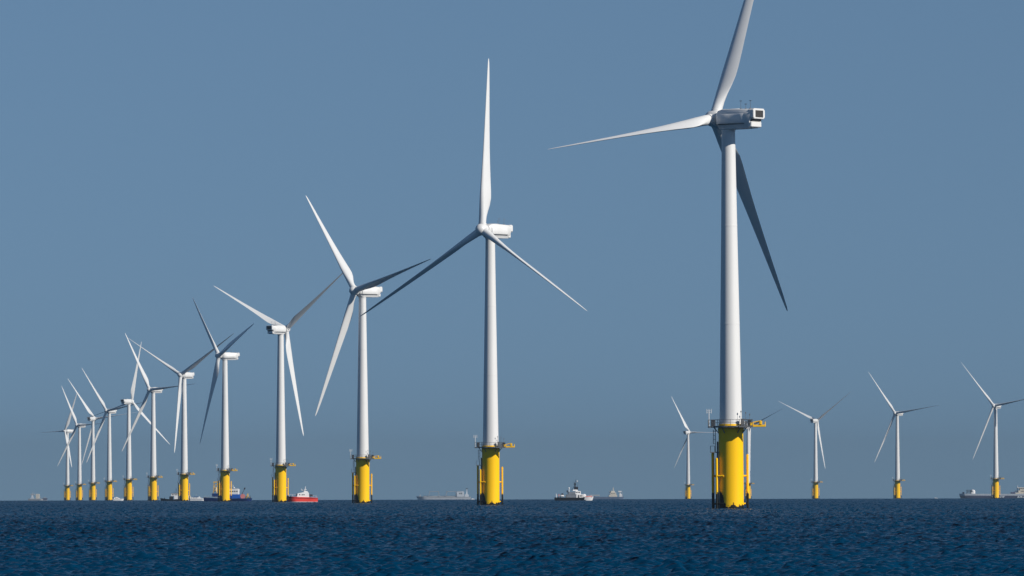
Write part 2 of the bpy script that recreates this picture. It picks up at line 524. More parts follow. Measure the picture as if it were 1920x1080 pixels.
    an = MB(); an.tube((-3.92, -1.1, DECK + 0.1), (-3.92, -1.1, DECK + 3.0), 0.07, n=8)
    for z in (2.55, 2.9): an.tube((-4.3, -1.1, DECK + z), (-3.5, -1.1, DECK + z), 0.03, n=5)
    for x in (-4.3, -3.92, -3.5): an.tube((x, -1.1, DECK + 2.4), (x, -1.1, DECK + 3.2), 0.045, n=6)
    an.build('antenna_mast', 'white', plat)
    for (x, y, h) in ((1.75, -2.0, 2.9), (2.6, -1.9, 2.7), (3.35, -0.7, 2.4)):
        q = MB(); q.tube((x, y, DECK + 0.1), (x, y, DECK + h), 0.04, 0.025, n=6)
        q.box(x - .1, x + .1, y - .1, y + .1, DECK + h - 0.35, DECK + h - 0.12)
        q.build('lamp_pole', 'steel', plat)
    cr = MB()
    cr.box(3.76, 6.1, -3.6, -3.2, DECK - 0.08, DECK + 0.32, 0, 0.05)      # stowed boom
    cr.box(3.3, 3.9, -3.7, -3.1, DECK + 0.16, DECK + 0.7, 0, 0.06)
    cr.box(4.9, 5.45, -3.75, -3.05, DECK + 0.3, DECK + 1.05, 0, 0.1)      # winch housing
    cr.tube((3.6, -3.4, DECK + 0.7), (5.2, -3.4, DECK + 1.0), 0.1, n=8)
    cr.tube((6.0, -3.4, DECK + 0.3), (6.0, -3.4, DECK + 0.85), 0.09, n=8)
    cr.build('davit_crane', 'yellow_plain', plat)

    # tower
    prof = [(2.02, 15.08), (2.06, 15.1), (2.06, 15.25), (2.0, 15.27)]
    for (z, r) in ((33.0, 1.72), (50.5, 1.44)):
        prof += [(r, z - 0.1), (r + 0.025, z - 0.09), (r + 0.025, z + 0.09), (r - 0.004, z + 0.1)]
    prof += [(1.19, TOWER_TOP - 0.3), (1.25, TOWER_TOP - 0.28), (1.25, TOWER_TOP + 0.1)]
    mb = MB(); mb.lathe(prof, 56)
    P['tower'] = mb.build('tower', 'white', t)
    dr = MB(); dr.box(-0.45, 0.45, -2.1, -1.9, 15.4, 17.5, 0, 0.04)
    # nacelle
    P['nacelle'] = make_nacelle().build('nacelle', 'white', t, 32)
    na = P['nacelle']
    for s in (-1, 1):
        sp = MB()
        y0, y1 = (1.70, 1.98) if s > 0 else (-1.98, -1.70)
        a, b = (y0, y1) if s > 0 else (y1, y0)
        # panel bulging from the flank, lofted front to back with a sloped lower edge
        rings = []
        for x, o in ((1.25, 0.02), (0.85, 1), (-1.2, 1.12), (-1.35, 0.9), (-3.75, 0.9), (-3.9, 1.05), (-4.6, 0.8), (-5.0, 0.02)):
            oo = 0.22 * o
            rings.append([(x, s * 1.6, 1.0), (x, s * (1.74 + oo * .6), 1.08), (x, s * (1.76 + oo), 1.3), (x, s * (1.76 + oo), 2.45 + .1), (x, s * (1.74 + oo * .5), 2.75), (x, s * 1.6, 2.8)])
        sp.loft(rings)
        sp.build('side_panel', 'white', na, 35)
        gv = MB()
        gv.box(-4.9, 1.0, min(s * 1.66, s * 1.79), max(s * 1.66, s * 1.79), 0.9, 0.99)
        gv.build('side_seam', 'groove', na, 0)
    # cooler on the tail: frame round a dark grille
    co = MB()
    xr, xf = -7.02, -5.9
    def cring(x, g): 
        w, zb, zt, c = 1.68 + g, 1.72 - g, 3.6 + g, 0.3
        return [(x, -w + c, zb), (x, w - c, zb), (x, w, zb + c), (x, w, zt - c), (x, w - c, zt), (x, -w + c, zt), (x, -w, zt - c), (x, -w, zb + c)]
    def oring(x):
        w, zb, zt = 1.12, 2.0, 3.25
        return [(x, -w + .05, zb), (x, w - .05, zb), (x, w, zb + .05), (x, w, zt - .05), (x, w - .05, zt), (x, -w + .05, zt), (x, -w, zt - .05), (x, -w, zb + .05)]
    co.loft([cring(xf, -0.05), cring(xf - 0.1, 0), cring(xr + 0.1, 0), cring(xr, -0.08), oring(xr + 0.0), oring(xr + 0.3)], caps=False)
    co.build('cooler_box', 'white', na, 30)
    gr = MB(); gr.box(xr + 0.16, xr + 0.3, -1.13, 1.13, 1.99, 3.26)
    for k in range(9):
        z = 2.06 + k * 0.135; gr.box(xr + 0.1, xr + 0.17, -1.11, 1.11, z, z + 0.05)
    gr.build('cooler_grille', 'grille', na, 0)
    gp = MB(); gp.box(-6.42, -6.0, -1.35, 1.35, 1.36, 1.68); gp.build('tail_gap', 'groove', na, 0)  # dark fill paints the shade of the recess under the cooler
    for (x, y, h) in ((-3.1, 0.3, 1.65), (-3.6, -0.5, 1.1), (-5.2, 0.2, 1.6)):
        ws = MB(); ws.tube((x, y, 3.5), (x, y, 3.5 + h), 0.035, 0.025, n=6)
        ws.box(x - .25, x + .25, y - .05, y + .05, 3.5 + h - 0.1, 3.5 + h)
        ws.box(x - .16, x + .16, y - .16, y + .16, 3.45, 3.75)
        ws.build('wind_sensor', 'steel', na)
    P['hub'] = make_hub().build('hub', 'white', t, 50)
    P['blade'] = [make_blade().build('blade', 'blade', t, 60)]
    for k in range(2):
        b = P['blade'][0].copy(); col.objects.link(b); b.parent = t
        P['blade'].append(b)
    return P

def pose(P, az, phase, pitch, stretch=1.0):
    rz = pi / 2 - R(az)
    yaw = Matrix.Rotation(rz, 4, 'Z')
    P['nacelle'].matrix_local = Matrix.Translation((0, 0, TOWER_TOP)) @ yaw
    tilt = Matrix.Rotation(-TILT, 4, 'Y')
    n = (yaw @ tilt) @ Vector((1, 0, 0))
    hub = Vector((0, 0, HUB_Z)) + n * OVERHANG
    base = Matrix.Translation(hub) @ yaw @ tilt
    P['hub'].matrix_local = base @ Matrix.Rotation(-R(phase), 4, 'X')
    for k in range(3):
        P['blade'][k].matrix_local = base @ Matrix.Rotation(-R(phase + 120 * k), 4, 'X') @ Matrix.Rotation(CONE, 4, 'Y') @ Matrix.Rotation(-R(pitch), 4, 'Z') @ Matrix.Scale(stretch, 4, (0, 0, 1))

def copy_turbine(src, P0, loc):
    t = src.copy(); col.objects.link(t); t.location = loc
    P = {'blade': []}
    inv = {}
    for k, o in P0.items():
        if k == 'blade': continue
        inv[o.name] = k
    for ch in list(src.children):
        c = ch.copy(); col.objects.link(c); c.parent = t
        for g in list(ch.children):
            d = g.copy(); col.objects.link(d); d.parent = c
        if ch.name.startswith('blade'): P['blade'].append(c)
        else: P[inv[ch.name]] = c
    return t, P

GROUP_T = 'wind turbines standing in the sea'
TURBINES = [  # photo column, distance, rotor azimuth, phase, pitch, label
    (1371.5, 1185, -50, 99.3, 85, 'nearest and tallest wind turbine, grey shaded nacelle, upper blade cut by the top edge'),
    (920.3, 1683, -140, 0, 90, 'second tallest white wind turbine with one blade pointing straight up'),
    (680.2, 2181, -128, 78, 88, 'white wind turbine left of the straight-up-bladed one, dark right blade overlapping its blade tip'),
    (526.6, 2679, 40, 65, 88, 'white wind turbine beside the red boat, dark nacelle tail facing left'),
    (422.0, 3177, -117, 71, 6, 'white wind turbine in front of the blue work vessel, two dark raised blades'),
    (345.5, 3675, -144, 59, 88, 'white wind turbine between the dark tug and the pale cabin boat'),
    (287.5, 4173, -137, 86, 88, 'white wind turbine just left of the dark tug, blade crossing a neighbour\'s upright blade'),
    (241.5, 4671, 37, 105, 88, 'white wind turbine just right of the small white motorboat, dark nacelle tail facing left'),
    (205.0, 5169, -142, 81, 88, 'white wind turbine just left of the small white motorboat'),
    (174.3, 5667, 28, 37, 88, 'third wind turbine from the left end of the long row'),
    (149.0, 6165, -137, 88, 88, 'second wind turbine from the left end of the long row'),
    (126.5, 6663, -125, 28, 88, 'leftmost wind turbine of the long row, dark blade pointing left'),
    (1867.5, 5000, -151, 80, 88, 'rightmost wind turbine, standing in front of the long slate-hulled cargo ship'),
    (1683.0, 5430, -145, 82, 88, 'distant wind turbine second from the right edge, nacelle tail pointing right'),
    (1529.5, 5930, 32, 66, 88, 'distant wind turbine third from the right edge, dark nacelle tail facing left'),
    (1403.0, 6440, 38, 54, 88, 'distant wind turbine mostly hidden behind the nearest turbine\'s yellow base'),
    (1290.5, 6950, 33, 29, 88, 'small distant wind turbine just left of the nearest turbine\'s yellow base'),
]
px, D, az, ph, pt, lab = TURBINES[0]
proto = thing('wind_turbine', lab, 'wind turbine', sea_point(px, D), 0, GROUP_T)
proto.rotation_euler = (0, -R(0.28), 0)
P0 = build_turbine_prototype(proto)
bpy.context.view_layer.update()
posed = [(P0, az, ph, pt, 1.015)]
for (px, D, az, ph, pt, lab) in TURBINES[1:]:
    t, P = copy_turbine(proto, P0, sea_point(px, D))
    t.rotation_euler = (0, 0, 0)
    t['label'] = lab
    posed.append((P, az, ph, pt))
for a in posed: pose(*a)

# ------------------------------------------------------------------ vessels
def hull_mb(L, B, fb_bow, fb_mid, fb_stern, depth=1.2, bands=(), n=22, full=0.35, rake=0.06, bulwark=0.0):
    """hull with its bow at +X, waterline at z=0. bands = list of (relative height 0..1 upper limit, material index)"""
    mb = MB()
    levels = [-depth, 0.0] + [b[0] for b in bands[:-1]] + [1.0]
    mats = [bands[0][1]] + [b[1] for b in bands]
    st = []
    for i in range(n + 1):
        u = i / n                                   # 0 stern, 1 bow
        if u < 0.5: fb = fb_stern + (fb_mid - fb_stern) * (u / 0.5)
        else: fb = fb_mid + (fb_bow - fb_mid) * ((u - 0.5) / 0.5) ** 2
        pts = []
        for li, lv in enumerate(levels):
            z = lv if lv <= 0 else lv * fb
            if lv == levels[0]: hz = 0.0
            else: hz = z / max(fb, 0.1)
            f = full * (1 - 0.35 * hz)
            w = 1.0 if u < 1 - f else max(0.02, 1 - ((u - (1 - f)) / f) ** 2.2)
            w *= (0.9 + 0.1 * min(1, u / 0.12)) * (0.8 + 0.2 * max(0, min(1, hz)))
            if lv < 0: w *= 0.6
            x = (u - 0.5) * L * (1.0 if lv > 0 else 0.98) + rake * L * (max(hz, 0)) * (u ** 4)
            pts.append((x, B / 2 * w, z))
        st.append(pts)
    m = len(levels)
    vs = []
    for pts in st:
        vs += pts
        vs += [(x, -y, z) for x, y, z in pts]
    for i in range(n):
        for j in range(m - 1):
            a = i * 2 * m + j; b = (i + 1) * 2 * m + j
            mb_f = (a, b, b + 1, a + 1); mb_g = (a + m, a + m + 1, b + m + 1, b + m)
            mb.f += [mb_f, mb_g]; mb.m += [mats[j]] * 2
        a = i * 2 * m; b = (i + 1) * 2 * m
        mb.f.append((a, a + m, b + m, b)); mb.m.append(mats[0])
        a = i * 2 * m + m - 1; b = (i + 1) * 2 * m + m - 1
        mb.f.append((a, b, b + m, a + m)); mb.m.append(mats[-1])
    for i in (0, n):
        for j in range(m - 1):
            a = i * 2 * m + j
            mb.f.append((a, a + 1, a + m + 1, a + m)); mb.m.append(mats[j])
    mb.v = vs
    return mb

def windows(parent, x0, x1, y, z0, z1, nwin, name='window', s=-1):
    w = (x1 - x0) / nwin
    for i in range(nwin):
        a = x0 + w * (i + 0.18); b = x0 + w * (i + 0.82)
        q = MB(); q.box(a, b, y - 0.03, y + 0.03, z0, z1, 0)
        q.build(name, 'glass', parent, 0)

def rails(mb, x0, x1, y, z, h=0.9, step=1.2, r=0.035):
    mb.tube((x0, y, z + h), (x1, y, z + h), r, n=5)
    k = max(1, int(abs(x1 - x0) / step))
    for i in range(k + 1):
        x = x0 + (x1 - x0) * i / k; mb.tube((x, y, z), (x, y, z + h), r, n=5)

# -- red crew boat, bow to the left against the turbine foot
def red_boat():
    t = thing('crew_boat', 'red crew boat with white wheelhouse pressed against a yellow turbine foot', 'boat', sea_point(567.5, 2600), pi + R(9))
    h = hull_mb(11.6, 3.8, 2.5, 2.05, 1.7, 0.7, ((0.13, 1), (0.72, 0), (0.86, 2), (1.0, 0)), full=0.34, rake=0.05)
    h.build('hull', ['red', 'white_boat', 'dark_red'], t, 35)
    w = MB()
    w.loft([[(2.4, -1.45, 1.55), (2.4, 1.45, 1.55), (-2.4, 1.45, 1.45), (-2.4, -1.45, 1.45)],
            [(2.15, -1.4, 2.9), (2.15, 1.4, 2.9), (-2.3, 1.4, 2.9), (-2.3, -1.4, 2.9)],
            [(0.9, -1.3, 3.15), (0.9, 1.3, 3.15), (-1.8, 1.3, 3.75), (-1.8, -1.3, 3.75)]])
    w.box(-1.6, -0.2, -1.1, 1.1, 3.5, 3.85, 0, 0.08)
    wh = w.build('wheelhouse', 'white_boat', t, 25, (0, 0, 0.55))
    for x in (1.3, 0.35, -0.35):
        q = MB(); q.box(x - 0.2, x + 0.2, 1.40, 1.46, 2.2, 2.62); q.build('window', 'glass', wh, 0)
        q = MB(); q.box(x - 0.2, x + 0.2, -1.46, -1.40, 2.2, 2.62); q.build('window', 'glass', wh, 0)
    q = MB(); q.box(2.2, 2.55, -1.3, 1.3, 2.0, 2.85); q.build('windscreen', 'glass', wh, 0)
    m = MB(); m.tube((-0.9, 0, 3.7), (-1.1, 0, 5.7), 0.16, 0.1, 8); m.tube((-0.9, 0.0, 3.9), (0.4, 0, 4.25), 0.12, n=6); m.box(-1.5, -0.5, -0.5, 0.5, 4.35, 4.55)
    m.box(0.2, 0.6, -.5, .5, 4.2, 4.4); m.tube((0.5, 0, 4.3), (0.5, 0, 5.0), .04, n=5)
    m.build('mast', 'white_boat', t, loc=(0, 0, 0.55))
    e = MB(); e.box(-3.9, -2.5, -1.0, 1.0, 2.4, 3.1, 0, 0.1); e.tube((-2.9, -.8, 1.4), (-2.9, -.8, 2.3), .1); e.tube((-3.6, .8, 1.4), (-3.6, .8, 2.3), .1); e.tube((-2.9, .8, 1.4), (-2.9, .8, 2.3), .1)
    e.build('engine_cover', 'dark', t)
    r = MB(); rails(r, 2.6, 5.4, 1.2, 2.2, 0.8); rails(r, 2.6, 5.4, -1.2, 2.2, 0.8); rails(r, -5.4, -3.8, -1.6, 1.7, .8); rails(r, -5.4, -3.8, 1.6, 1.7, .8)
    r.build('railing', 'white_boat', t)
    f = MB(); f.box(5.5, 6.35, -0.9, 0.9, 0.9, 2.0, 0, 0.15); f.build('bow_fender', 'black', t)
red_boat()

# -- black tug with white bow, bow to the right
def black_tug():
    t = thing('tug_boat', 'black tug with white bow and black mast on the open horizon', 'boat', sea_point(1075.5, 3200), R(5))
    h = hull_mb(18.2, 5.4, 2.0, 1.45, 1.6, 1.4, ((0.25, 0), (1.0, 0)), full=0.36, rake=0.03)
    for i, f in enumerate(h.f):                      # white bow quarter below a black sheer line
        xs = [h.v[k][0] for k in f]; zs = [h.v[k][2] for k in f]
        if min(xs) > 5.0: h.m[i] = 1
    h.build('hull', ['black', 'white_boat'], t, 35)
    b = MB(); b.box(5.6, 9.0, -1.5, 1.5, 1.75, 2.25, 0, 0.1, 0.9); b.build('foredeck_cover', 'pink', t)
    d = MB(); d.box(-3.6, 1.3, -2.0, 2.0, 1.35, 2.98, 0, 0.12); d.build('aft_house', 'grey_shade', t, 30); d = MB(); d.box(1.0, 4.4, -2.1, 2.1, 1.35, 3.0, 0, 0.12); dh = d.build('deckhouse', 'white_boat', t, 30)
    windows(dh, 2.7, 4.2, -2.12, 2.0, 2.6, 2)
    q = MB(); q.box(1.9, 2.5, -2.14, -2.08, 1.45, 2.7); q.build('door', 'dark', dh, 0)
    d = MB(); d.box(-2.8, 0.9, -1.7, 1.7, 3.004, 4.2, 0, 0.12, 0.95); d.build('boat_deck', 'grey_shade', t, 30); d = MB(); d.box(0.6, 3.4, -1.8, 1.8, 3.004, 4.6, 0, 0.12, 0.92); bh = d.build('wheelhouse', 'white_boat', t, 30)
    windows(bh, 0.9, 3.1, -1.75, 3.75, 4.2, 3)
    d = MB(); d.box(-.6, 2.0, -1.2, 1.2, 4.604, 5.3, 0, 0.1, 0.9); d.build('upper_bridge', 'white_boat', t, 30)
    f = MB(); f.box(0.3, 2.1, -0.8, 0.8, 5.304, 6.7, 0, 0.1); f.tube((0.8, 0, 6.4), (0.7, 0, 8.6), 0.3, 0.22, 8); f.tube((-.9, 0, 5), (0.6, 0, 7.6), .08, n=6)
    f.box(0.1, 1.3, -0.35, 0.35, 7.7, 8.3, 0, 0.05); f.tube((0.7, 0, 8.3), (1.1, 0, 10.2), 0.1, 0.07, 6); f.tube((1.9, 0, 6.2), (2.2, 0, 8.6), .05, n=5); f.tube((-.3, 0, 8.9), (1.6, 0, 8.9), .06, n=5)
    f.build('mast', 'black', t)
    q = MB(); q.ball((1.75, 0, 9.35), 0.33, 8); q.tube((1.1, 0, 8.8), (1.75, 0, 9.1), .06, n=5); q.build('radar_dome', 'white_boat', t)
    q = MB(); q.ball((-2.2, 0, 6.0), 0.4, 8); q.tube((-2.2, 0, 4.3), (-2.2, 0, 5.8), .18, n=8); q.build('radar_dome', 'white_boat', t)
    q = MB(); q.tube((-3.0, 0.5, 4.0), (-3.0, 0.5, 5.0), 0.3, n=10); q.build('exhaust', 'black', t)
    l = MB(); l.box(-6.6, -4.8, -1.6, -.5, 1.9, 2.75, 0, 0.25); l.build('tender', 'white_boat', t, 50)
    l = MB(); l.tube((-6.3, 0.2, 1.5), (-6.0, 0.2, 3.2), .14, n=8); l.tube((-6.0, .2, 3.2), (-5.0, 0.2, 3.4), .22, n=8); l.ball((-5.2, 0.2, 2.9), .5, 6); l.build('towing_winch', 'dark', t)
    q = MB(); q.box(-7.4, -6.9, -.6, .6, 1.5, 3.1, 0, .1); q.build('locker', 'pink', t)
    p = MB(); p.tube((-8.4, 0, 1.5), (-8.4, 0, 3.4), .16, n=6); p.build('stern_post', 'white_boat', t)
    q = MB(); q.ball((5.1, -0.5, 2.3), 0.95, 8); q.build('foredeck_dome', 'white_boat', t)
    r = MB(); rails(r, -8.6, -3.6, -2.3, 1.55, .9); rails(r, 4.6, 8.8, -1.4, 1.8, .8); r.build('railing', 'white_boat', t)
black_tug()

# -- blue work vessel behind the fifth turbine
def blue_vessel():
    t = thing('work_vessel', 'dark blue offshore work vessel with white wheelhouse behind a turbine foot', 'ship', sea_point(427.0, 3300), R(-4))
    h = hull_mb(23.6, 7.0, 1.55, 1.35, 1.95, 1.2, ((0.7, 0), (1.0, 0)), full=0.2, rake=0.02)
    h.build('hull', ['navy'], t, 35)
    b = MB(); b.box(-6.8, -3.2, -3.3, 3.3, 1.9, 2.25, 0, .05); b.build('cargo_hatch', 'grey_boat', t)
    b = MB(); b.box(-7.6, -1.5, -2.6, 2.6, 2.26, 4.0, 0, 0.2); b.build('winch_house', 'navy', t, 30)
    c = MB()
    for x in (-7.2, -5.4):
        for y in (-1.2, 1.2): c.tube((x, y, 3.9), (x + 0.5, y, 9.6), .1, n=6)
    for z in (5.0, 6.4, 7.8):
        for y in (-1.2, 1.2): c.tube((-7.2 + (z - 4) * .09, y, z), (-5.4 + .09 * (z - 3.4), y, z + .7), .09, n=5)
    c.box(-7.1, -4.6, -1.3, 1.3, 9.4, 9.8); c.tube((-4.9, 0, 9.6), (-1.0, 0, 12.0), .16, n=6); c.build('yellow_gantry', 'yellow_plain', t)
    c = MB(); c.box(-6.7, -5.5, -.8, .8, 4.6, 7.2, 0, .3); c.build('crane_cab', 'cream', t)
    w = MB(); w.box(1.0, 6.4, -2.9, 2.9, 1.4, 3.4, 0, .1); w.build('deckhouse', 'blue', t, 30)
    w = MB(); w.box(0.6, 5.6, -2.7, 2.7, 3.404, 6.0, 0, .12, 1.04); wh = w.build('wheelhouse', 'white_boat', t, 30)
    windows(wh, 1.2, 5.4, -2.76, 4.7, 5.2, 4)
    w = MB(); w.box(2.4, 5.3, -1.9, 1.9, 6.004, 6.4, 0, .05); w.build('roof', 'grey_boat', t)
    w = MB(); w.tube((2.8, 0, 6.4), (2.6, 0, 8.4), .12, .07, 6); w.ball((3.2, -.4, 6.75), .4, 6); w.tube((2.2, 0, 7.6), (3.2, 0, 7.6), .05, n=5); w.build('mast', 'white_boat', t)
    c = MB(); c.tube((7.2, 0, 1.5), (7.3, 0, 4.2), .25, n=8); c.tube((7.3, 0, 4.0), (8.6, 0, 6.6), .16, .1, 6); c.box(8.1, 8.8, -.3, .3, 5.9, 6.8, 0, .08); c.build('deck_crane', 'dark', t)
    d = MB(); d.tube((7.7, -2.0, 2.5), (7.7, 0.8, 2.5), 1.0, n=18); d.tube((7.7, -2.1, 2.5), (7.7, -1.9, 2.5), 1.2, n=18); d.build('winch_drum', 'pink', t)
    a = MB(); a.tube((9.5, -1.5, 1.5), (10.1, -1.5, 3.7), .12, n=6); a.tube((9.5, 1.5, 1.5), (10.1, 1.5, 3.7), .12, n=6); a.tube((10.1, -1.5, 3.7), (10.1, 1.5, 3.7), .12, n=6); a.tube((11, -1.2, 1.5), (10.1, -1.2, 3.7), .08, n=5)
    a.build('stern_frame', 'yellow_plain', t)
    k = MB(); k.box(9.0, 9.8, -1, 1, 1.5, 2.5, 0, .1); k.box(10.4, 11.4, -1.2, 1.2, 1.5, 2.2, 0, .1); k.tube((11.2, 0, 2), (11.2, 0, 2.9), .1); k.build('deck_gear', 'dark', t)
    k = MB(); k.box(-11.6, -9.0, -3.0, 3.0, 1.95, 2.1, 0, 0.03); rails(k, -11.4, -7, -3.3, 1.9, .8, 1.0, .05); k.build('stern_rail', 'grey_boat', t)
    g = MB(); g.loft([[(0.2, -3.0, 1.4), (.9, -3.0, 1.4), (.9, -2.6, 1.4), (.2, -2.6, 1.4)], [(-.6, -3.0, 3.6), (.1, -3.0, 3.6), (.1, -2.6, 3.6), (-.6, -2.6, 3.6)]]); g.build('stair', 'cream', t)
blue_vessel()

# -- dark tug left of the sixth turbine (bow left)
def dark_tug():
    t = thing('tug_boat', 'low dark tug with white windowed wheelhouse, half behind a turbine foot', 'boat', sea_point(326.0, 3860), pi)
    h = hull_mb(15.2, 4.4, 1.75, 0.95, 1.1, 1.0, ((0.5, 0), (1.0, 0)), full=0.5, rake=0.02)
    h.build('hull', ['black'], t, 35)
    w = MB(); w.box(-4.6, -0.2, -1.7, 1.7, 1.0, 2.75, 0, .1); w.build('deckhouse', 'white_boat', t, 30)
    w = MB(); w.box(-3.6, 1.6, -1.6, 1.6, 2.754, 4.3, 0, .1, .96); wh = w.build('wheelhouse', 'white_boat', t, 30)
    for s in (1,):
        windows(wh, -3.2, 1.2, 1.58, 3.3, 3.95, 5)
    w = MB(); w.box(0.3, 2.6, -1.5, 1.5, .9, 2.7, 0, .3); w.build('fore_cabin', 'black', t, 40)
    r = MB(); r.box(-3.7, 1.7, -1.7, 1.7, 4.304, 4.5, 0, .05); r.build('roof', 'dark', t)
    m = MB(); m.tube((-1.2, 0, 4.5), (-1.4, 0, 7.4), .14, .08, 6); m.tube((-.2, 0, 4.5), (-.2, 0, 5.8), .05, n=5); m.tube((-1.9, 0, 6.3), (-.8, 0, 6.3), .06, n=5); m.build('mast', 'dark', t)
    e = MB(); e.tube((-4.2, 0, 2.7), (-4.3, 0, 4.0), .4, n=10); e.build('funnel', 'cream', t)
    f = MB(); f.tube((5.5, 0, 1.2), (5.5, 0, 1.9), .25, n=8); f.tube((5.5, -.5, 1.7), (5.5, .5, 1.7), .1, n=6); f.build('bollard', 'black', t)
dark_tug()

# -- pale cabin boat right of the sixth turbine
def pale_boat():
    t = thing('cabin_boat', 'white and pale grey cabin boat between two turbine feet', 'boat', sea_point(366.5, 3900), R(2))
    h = hull_mb(10.6, 3.4, 1.5, 1.5, 1.6, 0.7, ((0.42, 0), (0.62, 1), (1.0, 0)), full=0.15, rake=0.01)
    h.build('hull', ['white_boat', 'grey_boat'], t, 35)
    c = MB(); c.box(-5.2, 3.4, -1.4, 1.4, 1.5, 1.95, 0, .08, .94); ca = c.build('cabin', 'white_boat', t, 30)
    windows(ca, -4.6, 1.2, -1.4, 1.58, 1.82, 6)
    c = MB(); c.loft([[(-4.6, -1.2, 1.96), (-2.2, -1.2, 1.96), (-2.2, 1.2, 1.96), (-4.6, 1.2, 1.96)], [(-4.4, -1.1, 3.3), (-3.4, -1.1, 3.3), (-3.4, 1.1, 3.3), (-4.4, 1.1, 3.3)]]); c.build('wheelhouse', 'cream', t, 25)
    c = MB(); c.box(-1.0, 1.4, -1.1, 1.1, 2.2, 2.5, 0, .08); c.tube((-.8, -1, 1.9), (-.8, -1, 2.3), .05); c.tube((1.2, -1, 1.9), (1.2, -1, 2.3), .05); c.build('awning', 'navy', t, 30)
    c = MB(); c.ball((2.2, -.6, 2.15), .42, 8); c.build('fender_ball', 'white_boat', t)
    m = MB(); m.tube((0.4, 0, 2.4), (0.6, 0, 4.2), .06, .04, 6); m.tube((0, 0, 3.6), (1, 0, 3.6), .04, n=5); m.build('mast', 'grey_boat', t)
    r = MB(); rails(r, 2.5, 5.1, -1.4, 1.5, .6); r.build('railing', 'grey_boat', t)
pale_boat()

# -- small white motorboats
def motorboat(px, D, L, label, rz, group='small white motorboats'):
    t = thing('motorboat', label, 'boat', sea_point(px, D), rz, group)
    k = L / 6.4
    h = hull_mb(6.4 * k, 2.3 * k, 1.35 * k, 1.25 * k, 1.3 * k, .5 * k, ((0.4, 0), (.48, 1), (1.0, 0)), full=0.3, rake=0.06)
    h.build('hull', ['white_boat', 'grey_boat'], t, 35)
    c = MB(); c.loft([[(-2.6 * k, -.95 * k, 1.2 * k), (1.6 * k, -.9 * k, 1.2 * k), (1.6 * k, .9 * k, 1.2 * k), (-2.6 * k, .95 * k, 1.2 * k)],
                      [(-2.5 * k, -.85 * k, 2.0 * k), (.3 * k, -.8 * k, 2.0 * k), (.3 * k, .8 * k, 2.0 * k), (-2.5 * k, .85 * k, 2.0 * k)]])
    c.box(-1.6 * k, -.2 * k, -.6 * k, .6 * k, 2.0 * k, 2.35 * k, 0, .06 * k)
    ca = c.build('cabin', 'white_boat', t, 25)
    for s in (-1, 1):
        q = MB(); q.box(-2.0 * k, .2 * k, s * .9 * k - .05 * k, s * .9 * k + .05 * k, 1.5 * k, 1.72 * k); q.build('window', 'glass', ca, 0)
    m = MB(); m.tube((-1 * k, 0, 2.3 * k), (-1.1 * k, 0, 3.0 * k), .05 * k, n=5); m.build('mast', 'grey_boat', t)
motorboat(221.5, 4300, 6.6, 'small white motorboat between two turbine feet in the long row', R(4))
motorboat(1755.0, 6000, 2.6, 'tiny white motorboat on the horizon left of the long cargo ship', R(-10))
motorboat(886.5, 5900, 2.8, 'tiny white motorboat close to a large yellow turbine foot, behind the tanker\'s stern', R(12))

# -- ships far out, partly below the horizon
def tanker():
    t = thing('tanker_ship', 'hazy pale tanker with two deck gantries and white stern superstructure', 'ship', sea_point(833.0, 10800), pi + R(2))
    h = hull_mb(86, 14, 7.0, 5.6, 6.2, 3.5, ((0.8, 0), (1.0, 1)), full=0.2, rake=0.03)
    h.build('hull', ['hazed', 'grey_boat'], t, 35)
    for x in (17.0, -11.0):
        g = MB()
        for y in (-5, 5):
            g.tube((x - 9, y, 5.5), (x - 7.5, y, 14.6), .45, .35, 6); g.tube((x + 9, y, 5.5), (x + 6.5, y, 14.6), .45, .35, 6); g.tube((x - 8.5, y, 14.6), (x + 7.5, y, 14.6), .5, n=6)
        g.tube((x - 7.5, -5, 14.6), (x - 7.5, 5, 14.6), .5, n=6); g.tube((x + 6.5, -5, 14.6), (x + 6.5, 5, 14.6), .5, n=6)
        g.build('deck_gantry', 'grey_boat', t)
    p = MB(); p.box(-20, 34, -4, 4, 5.7, 7.0, 0, .2); p.tube((-22, -3, 7.4), (34, -3, 7.4), .3, n=6); p.build('deck_pipes', 'grey_boat', t)
    s = MB(); s.box(-32, -20, -6, 6, 6.0, 14.4, 0, .3); s.box(-31, -21, -6.4, 6.4, 14.404, 15.0, 0, .2); su = s.build('superstructure', 'hazed', t, 30)
    windows(su, -29, -24, 6.05, 10.2, 12.4, 2)
    f = MB(); f.loft([[(-40, -5, 6), (-33, -5, 6), (-33, 5, 6), (-40, 5, 6)], [(-39.5, -4.6, 10), (-33.5, -4.6, 10), (-33.5, 4.6, 10), (-39.5, 4.6, 10)], [(-38, -1.5, 10.1), (-35.5, -1.5, 10.1), (-35.5, 1.5, 10.1), (-38, 1.5, 10.1)], [(-37.2, -1.2, 18.6), (-36.2, -1.2, 18.6), (-36.2, 1.2, 18.6), (-37.2, 1.2, 18.6)]]); f.build('funnel', 'hazed', t, 25)
    f = MB(); f.box(-38.4, -35.2, -1.4, 1.4, 18.3, 19.8, 0, .3); f.build('mast_top', 'dark', t)
    f = MB(); f.tube((39, 0, 6.5), (39, 0, 11), .3, n=6); f.box(38, 41, -2, 2, 6.4, 8.0, 0, .2); f.build('foremast', 'grey_boat', t)
tanker()

